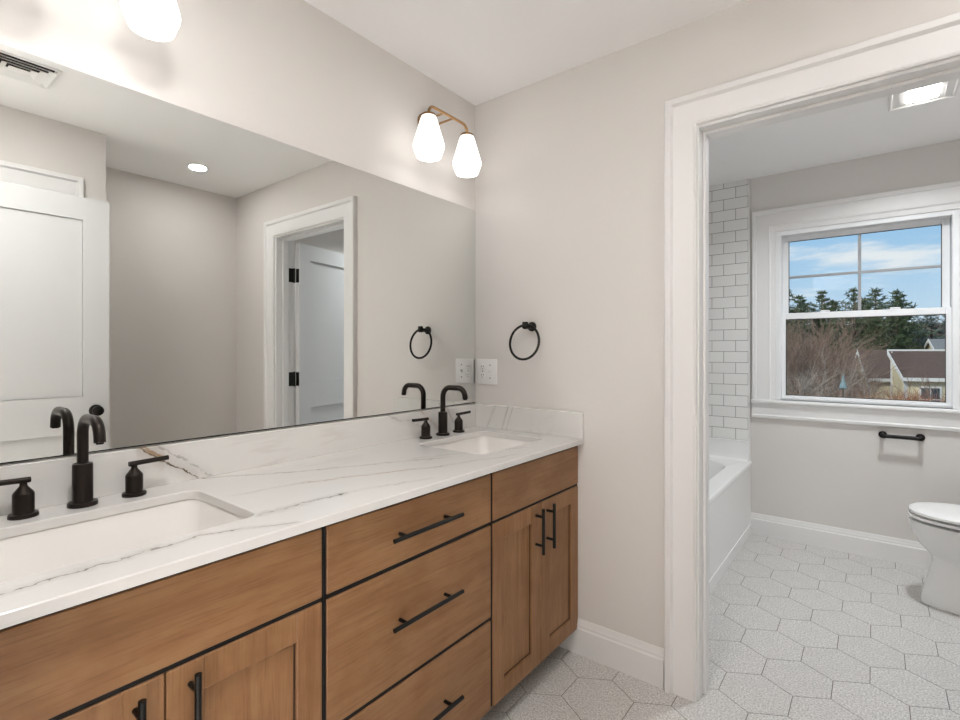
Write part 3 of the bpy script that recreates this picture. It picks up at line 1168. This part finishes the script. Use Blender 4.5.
# ------------------------------------------------------------------ toilet
t = thing('toilet', 'white toilet partly in view at the right edge, beside the window wall', 'toilet', (2.1, 1.50, 0))
ty = 1.475
def egg(xf, xb, hw, z, n=40, p=2.3, fr=.58):
    """plan outline: rounded front at xf (towards -x), flatter back at xb"""
    xm = xf + (xb - xf) * fr
    pts = []
    for k in range(n):
        a = 2 * PI * k / n
        c, s_ = math.cos(a), math.sin(a)
        cc = math.copysign(abs(c) ** (2 / p), c)
        ss = math.copysign(abs(s_) ** (2 / p), s_)
        x = xm + (cc * (xb - xm) if c > 0 else cc * (xm - xf))
        pts.append((x - .004, ty + ss * hw, z if z < .02 else z * 1.022))
    return pts
mb = MB()
mb.loft([egg(1.706, 2.30, .108, .001, p=3), egg(1.706, 2.30, .110, .012, p=3), egg(1.714, 2.30, .108, .05, p=3), egg(1.731, 2.30, .104, .12, p=2.8), egg(1.747, 2.30, .104, .195, p=2.6),
         egg(1.750, 2.31, .112, .228, p=2.4), egg(1.730, 2.31, .140, .252, p=2.3), egg(1.696, 2.31, .166, .290, p=2.3), egg(1.673, 2.31, .180, .335, p=2.3), egg(1.664, 2.31, .184, .375, p=2.3), egg(1.662, 2.31, .185, .398, p=2.3), egg(1.684, 2.29, .166, .400, p=2.3)])
obj('bowl', mb, M_porc, t, 40)
mb = MB()
mb.loft([egg(1.682, 2.12, .166, .412, p=2.3), egg(1.660, 2.135, .184, .414, p=2.3), egg(1.660, 2.135, .184, .426, p=2.3), egg(1.682, 2.12, .166, .428, p=2.3)])
obj('seat', mb, M_plastic, t, 40)
mb = MB()
mb.loft([egg(1.684, 2.12, .164, .436, p=2.3), egg(1.661, 2.135, .183, .437, p=2.3), egg(1.662, 2.135, .182, .448, p=2.3), egg(1.676, 2.125, .170, .456, p=2.3), egg(1.74, 2.12, .12, .460, p=2.2)])
obj('lid', mb, M_plastic, t, 40)
for dy in (-.07, .07):
    mb = MB()
    mb.box(2.105, 2.150, ty + dy - .02, ty + dy + .02, .412, .462, .008, seg=2)
    obj('seat_hinge', mb, M_plastic, t)
mb = MB(); mb.box(2.165, 2.378, ty - .20, ty + .20, .406, .755, .022, seg=3); tk = obj('tank', mb, M_porc, t)
mb = MB(); mb.box(2.157, 2.384, ty - .208, ty + .208, .756, .792, .010, seg=2); obj('tank_lid', mb, M_porc, t)
mb = MB()
mb.lathe([(.012, 0), (.012, -.012), (.006, -.014)], (2.165, ty + .14, .70), 'x', 16)
mb.tube([(2.152, ty + .14, .70), (2.148, ty + .075, .692)], .006, 10)
obj('flush_lever', mb, M_chrome, tk)

# ------------------------------------------------------------------ paper holder
t = thing('paper_holder', 'black bar toilet paper holder on the wall below the window', 'paper holder', (1.65, YW, .751))
for x in (1.560, 1.731):
    mb = MB()
    mb.lathe([(.021, -.0004), (.021, -.008), (.012, -.012), (.010, -.016), (.010, -.058), (.0125, -.060), (.0125, -.072), (.010, -.074)], (x, YW, .751), 'y', 24)
    obj('post', mb, M_black, t)
mb = MB()
mb.tube([(1.560, YW - .065, .751), (1.731, YW - .065, .751)], .0115, 14)
obj('roller_bar', mb, M_black, t)

# ------------------------------------------------------------------ outdoors
random.seed(7)
M_earth = mat('leaf_litter', srgb(112, 88, 66), .95, var=.35, vscale=1.2)
M_pine = mat('pine_needles', srgb(82, 98, 66), .8, var=.35, vscale=1.5)
M_pine2 = mat('spruce_needles', srgb(92, 110, 100), .8, var=.3, vscale=1.5)
M_bark = mat('dark_bark', srgb(82, 70, 60), .95)
M_twig = mat('brown_twigs', srgb(136, 114, 98), .95, var=.5, vscale=3)
M_twigr = mat('reddish_twigs', srgb(172, 118, 86), .95, var=.3, vscale=2)
M_twigg = mat('grey_twigs', srgb(158, 146, 132), .95, var=.2, vscale=2)
M_side1 = mat('cream_clapboard', srgb(226, 214, 178), .8)
M_wtrim = mat('house_white_trim', srgb(238, 236, 228), .7)
M_roofb = mat('brown_shingle', srgb(98, 80, 70), .95, var=.2, vscale=6)
M_roofg = mat('grey_shingle', srgb(128, 128, 126), .95, var=.15, vscale=6)
M_wpane = mat('dark_window_pane', srgb(70, 78, 86), .2)
M_teal = mat('teal_paint', srgb(118, 146, 148), .7)

def ground_z(x, y):
    b = -3.0
    if y > 36:
        s_ = min(1, (y - 36) / 34)
        b += 7.2 * s_ * s_ * (3 - 2 * s_)
    return b + .25 * mnoise.noise(Vector((x * .15, y * .15, 0)))
mb = MB()
nx, ny = 40, 40
gx = [-60 + 120 * i / nx for i in range(nx + 1)]
gy = [3.0 + 107 * (j / ny) ** 1.3 for j in range(ny + 1)]
V = [[mb.bm.verts.new((x, y, ground_z(x, y))) for x in gx] for y in gy]
for j in range(ny):
    for i in range(nx):
        mb.bm.faces.new((V[j][i], V[j][i + 1], V[j + 1][i + 1], V[j + 1][i]))
struct('ground', mb, M_earth)

def tri_quad(bm, a, b, c, d):
    try:
        bm.faces.new([bm.verts.new(p) for p in (a, b, c, d)])
    except ValueError:
        pass

def make_pine(loc, h, rad, label, foliage=None, seed=0, droop=.0, group=None):
    rnd = random.Random(seed)
    x, y, z = loc
    t_ = thing('pine_tree', label, 'tree', loc, group)
    mb_ = MB()
    mb_.tube([(x, y, z - .3), (x + .05, y, z + h * .5), (x, y, z + h * .97)], [.16, .11, .02], 8)
    obj('trunk', mb_, M_bark, t_)
    mb_ = MB()
    bm = mb_.bm
    nlev = int(h * 3.0)
    for k in range(nlev):
        f = k / (nlev - 1)
        zz = z + h * (.06 + .92 * f)
        L0 = rad * min(1, 1.25 * (1 - f) ** .55) * rnd.uniform(.6, 1.15) + .15
        nb = 9 if f < .8 else 6
        for b in range(nb):
            a = rnd.uniform(0, 2 * PI)
            L = L0 * rnd.uniform(.55, 1.15)
            rise = rnd.uniform(.02, .34) * L
            nt_ = max(3, int(L * 8))
            for q in range(nt_):
                s_ = (q + 1) / nt_
                if s_ < .18:
                    continue
                c = Vector((x + math.cos(a) * L * s_, y + math.sin(a) * L * s_, zz + rise * s_ * s_))
                c += Vector((rnd.gauss(0, .08), rnd.gauss(0, .08), rnd.gauss(0, .05)))
                for w in range(6):
                    d_ = Vector((rnd.gauss(0, 1), rnd.gauss(0, 1), rnd.gauss(.35, .5))).normalized()
                    o_ = d_.cross(Vector((rnd.gauss(0, 1), rnd.gauss(0, 1), rnd.gauss(0, 1)))).normalized()
                    ln = rnd.uniform(.14, .30)
                    wd = .034
                    tri_quad(bm, c - o_ * wd, c + o_ * wd, c + d_ * ln + o_ * wd * .4, c + d_ * ln - o_ * wd * .4)
    obj('foliage', mb_, foliage or M_pine, t_, 0)
    return t_

P = [  # x, y, height above ground, radius
    (-4.1, 46, 7.7, 1.5, 'leftmost pine beyond the thicket, seen through the upper left pane'),
    (-2.95, 44, 7.5, 1.3, 'second pine from the left behind the thicket, with a sharp top'),
    (-1.75, 46, 7.5, 1.4, 'third pine from the left behind the thicket, with layered branches'),
    (-.75, 44, 7.0, 1.2, 'low pine a little left of the window muntin'),
    (.30, 46, 7.5, 1.6, 'pine directly behind the window muntin, above the small house'),
    (1.60, 45, 7.6, 1.9, 'broad pine just right of the window muntin'),
    (2.75, 44, 7.6, 2.1, 'broadest pine, right of the muntin, its branches reaching over the house'),
]
for i, (x, y, h, r, lb) in enumerate(P):
    make_pine((x, y, ground_z(x, y)), h, r, lb, None, 20 + i)
make_pine((4.9, 49, ground_z(4.9, 49)), 4.9, 1.4, 'low blue-green spruce behind the right-hand house roof', M_pine2, 41)
make_pine((6.4, 50, ground_z(6.4, 50)), 5.4, 1.5, 'blue-green spruce farthest right, at the window frame', M_pine2, 42)
for k, (x, y) in enumerate([(-5.6, 52), (-3.6, 53), (-1.4, 52), (.9, 53), (3.2, 52)]):
    make_pine((x, y, ground_z(x, y)), 5.2, 2.0, 'dark pine in the second row, filling the gaps behind the front pines', None, 70 + k, group='second row of pines')
for k, (x, y) in enumerate([(-7.5, 50), (-10.5, 47), (9.5, 47), (13, 50)]):
    make_pine((x, y, ground_z(x, y)), 7.5, 1.8, 'tall pine out of sight to the side of the window view', None, 60 + k, group='pines beside the window view')

def branchy(mb_, p, d, L, r, lev, rnd, spread=.55, n_sub=4):
    q = Vector(p)
    pts = [q.copy()]
    dd = Vector(d)
    for k in range(3):
        dd = (dd + Vector((rnd.gauss(0, .16), rnd.gauss(0, .16), rnd.gauss(.05, .12)))).normalized()
        q = q + dd * L / 3
        pts.append(q.copy())
    mb_.tube(pts, [r, r * .85, r * .7, r * .5], 3, cap=False)
    if lev == 0:
        return
    for k in range(n_sub):
        s_ = rnd.uniform(.3, 1)
        i = min(2, int(s_ * 3))
        f = s_ * 3 - i
        b = pts[i].lerp(pts[i + 1], f)
        nd = (dd + Vector((rnd.gauss(0, spread), rnd.gauss(0, spread), rnd.gauss(.12, spread * .6)))).normalized()
        branchy(mb_, b, nd, L * rnd.uniform(.45, .75), max(r * .55, .0045), lev - 1, rnd, spread, n_sub)

def bare_mesh(kind, seed):
    rnd = random.Random(seed)
    mb_ = MB()
    if kind == 'tree':
        for k in range(3):
            a = rnd.uniform(0, 2 * PI)
            branchy(mb_, (rnd.gauss(0, .1), rnd.gauss(0, .1), -.1), Vector((.25 * math.cos(a), .25 * math.sin(a), 1)).normalized(), 2.2, .05, 4, rnd, .5, 4)
    else:
        for k in range(10):
            a = rnd.uniform(0, 2 * PI)
            branchy(mb_, (rnd.gauss(0, .3), rnd.gauss(0, .3), -.1), Vector((.3 * math.cos(a), .3 * math.sin(a), 1)).normalized(), rnd.uniform(.9, 1.5), .011, 3, rnd, .38, 4)
    return mb_

def bare_tree(m_, seed, loc, s_, label):
    mb_ = bare_mesh('tree', seed)
    for v in mb_.bm.verts:
        v.co = v.co * s_ + Vector(loc)
    return tag(obj('bare_tree', mb_, m_, None, 0), label, 'tree')
def brush(name, m_, seeds, spots, label):
    """a mass of leafless twigs nobody could count: one object"""
    mb_ = MB()
    base = []
    for sd in seeds:
        b_ = bare_mesh('shrub', sd).bm
        b_.verts.ensure_lookup_table()
        b_.verts.index_update()
        base.append(([v.co.copy() for v in b_.verts], [[v.index for v in f.verts] for f in b_.faces]))
        b_.free()
    V_, F_ = [], []
    for k, (x, y, s_, rz) in enumerate(spots):
        vs, fs = base[k % len(base)]
        Mx = Matrix.Translation(gl(x, y)) @ Matrix.Rotation(rz, 4, 'Z') @ Matrix.Scale(s_, 4)
        o = len(V_)
        V_ += [Mx @ v for v in vs]
        F_ += [[o + i for i in f] for f in fs]
    me = bpy.data.meshes.new(name)
    me.from_pydata(V_, [], F_)
    me.materials.append(m_)
    o_ = bpy.data.objects.new(name, me)
    C.objects.link(o_)
    return tag(o_, label, 'brush', None, 'stuff')
def gl(x, y):
    return (x, y, ground_z(x, y))
bare_tree(M_twigg, 1, gl(-1.25, 20), 1.0, 'tall pale grey leafless tree at the left of the lower pane')
bare_tree(M_twigg, 2, gl(-.05, 25), 1.0, 'second grey leafless tree, right of the tallest grey one, before the pines')
bare_tree(M_twig, 3, gl(3.0, 25), .75, 'bare brown tree in front of the larger cream house')
bare_tree(M_twigg, 4, gl(5.9, 49), 1.35, 'bare grey tree at the right edge of the glass, above the roofs')
rnd = random.Random(5)
sp = []
for k in range(40):
    y = rnd.uniform(26, 40.0)
    x = (-4.2 + 3.7 * rnd.random()) * y / 33
    sp.append((x, y, rnd.uniform(1.7, 2.5), rnd.uniform(0, 6)))
for k in range(22):
    y = rnd.uniform(42.0, 46)
    sp.append((-4.5 + 11 * k / 21 + rnd.uniform(-.3, .3), y, rnd.uniform(1.0, 1.5), rnd.uniform(0, 6)))
brush('thicket', M_twig, (10, 11, 12, 13), sp, 'dense leafless brown thicket between the house and the pines')
sp = []
for k in range(16):
    y = rnd.uniform(17, 24)
    sp.append(((-1.35 + 1.75 * k / 15) * y / 21, y, rnd.uniform(.75, 1.1), rnd.uniform(0, 6)))
brush('underbrush', M_twigr, (30, 31), sp, 'low reddish-brown brush along the bottom left of the lower pane')
sp = []
for k in range(9):
    y = rnd.uniform(22, 27)
    sp.append((1.0 + 2.6 * k / 8, y, rnd.uniform(.85, 1.15), rnd.uniform(0, 6)))
brush('thin_brush', M_twigr, (32,), sp, 'thin reddish leafless brush in front of the two cream houses')

# houses
def make_house(loc, rz, L, D_, hw, hr, wallm, roofm, label, windows, shed=False):
    """gable house; ridge along local x, gable at local x = 0"""
    Mx = Matrix.Translation(Vector(loc)) @ Matrix.Rotation(rz, 4, 'Z')
    t_ = thing('house', label, 'house', loc)
    def put(mb_, name, m_, par, sm=0):
        for v in mb_.bm.verts:
            v.co = Mx @ v.co
        return obj(name, mb_, m_, par, sm)
    e_, th = .22, .10
    mb_ = MB()
    if shed:
        mb_.prism_x([(0, 0), (D_, 0), (D_, hr), (0, hw)], 0, L)
        sl = (hr - hw) / D_
        top = [(-e_, hw - e_ * sl + .02), (D_ + .04, hr + .03)]
    else:
        mb_.prism_x([(0, 0), (D_, 0), (D_, hw), (D_ / 2, hr), (0, hw)], 0, L)
        sl = (hr - hw) / (D_ / 2)
        top = [(-e_, hw - e_ * sl + .02), (D_ / 2, hr + .02), (D_ + e_, hw - e_ * sl + .02)]
    wl = put(mb_, 'wall', wallm, t_)
    mb_ = MB()
    mb_.prism_x(top + [(a, b + th) for a, b in reversed(top)], -.14, L + .14)
    put(mb_, 'roof', roofm, t_)
    mb_ = MB()
    for xa, xb in ((-.17, -.14), (L + .14, L + .17)):
        mb_.prism_x([(a, b - .12) for a, b in top] + [(a, b + .12) for a, b in reversed(top)], xa, xb)
    mb_.box(-.17, L + .17, -e_ - .03, -e_, hw - e_ * sl - .06, hw - e_ * sl + .12)
    mb_.box(-.02, .10, -.02, .0, 0, hw)
    mb_.box(-.02, 0, -.02, .12, 0, hw)
    if shed:
        mb_.box(-.03, 0, D_ - .12, D_ + .06, 0, hr + .1)
        mb_.box(-.17, L + .17, D_ + .04, D_ + .08, hr - .1, hr + .22)
    put(mb_, 'fascia', M_wtrim, t_)
    for (wx, wz, ww, wh) in windows:
        mb_ = MB()
        mb_.box(wx, wx + ww, -.05, .0, wz, wz + wh)
        f_ = put(mb_, 'window', M_wtrim, t_)
        mb_ = MB()
        q = .09
        mb_.box(wx + q, wx + ww / 2 - .03, -.07, -.05, wz + q, wz + wh / 2 - .03)
        mb_.box(wx + ww / 2 + .03, wx + ww - q, -.07, -.05, wz + q, wz + wh / 2 - .03)
        mb_.box(wx + q, wx + ww / 2 - .03, -.07, -.05, wz + wh / 2 + .03, wz + wh - q)
        mb_.box(wx + ww / 2 + .03, wx + ww - q, -.07, -.05, wz + wh / 2 + .03, wz + wh - q)
        put(mb_, 'pane', M_wpane, f_)
    return t_
make_house((2.74, 31.2, -3.0), R(16), 7.5, 1.75, 2.95, 4.12, M_side1, M_roofb, 'cream house with brown lean-to roof and paned window, right of the smaller house', [(.55, 1.2, .9, 1.3), (3.2, 1.2, .9, 1.3)], True)
make_house((1.22, 36.2, -3.0), R(17), 4.0, 2.6, 2.75, 4.20, M_side1, M_roofb, 'smaller cream house with a steep roof, left of the larger house', [(1.2, 1.2, .8, 1.0)])
make_house((4.9, 41, -2.6), R(8), 8, 5, 3.30, 4.55, M_side1, M_roofg, 'house with a pale grey roof rising behind the others at the right', [])

t = thing('garden_ornament', 'small pale teal pointed ornament on a pole among the bushes, left of the small house', 'garden ornament', (.66, 20, -3.0))
mb = MB()
mb.lathe([(.01, 3.42), (.035, 3.30), (.05, 3.18), (.09, 3.08), (.115, 2.94), (.09, 2.92)], (.66, 20, -3.0), 'z', 12)
obj('body', mb, M_teal, t)
mb = MB(); mb.tube([(.66, 20, -3.05), (.66, 20, -.07)], .025, 8); obj('pole', mb, M_bark, t)
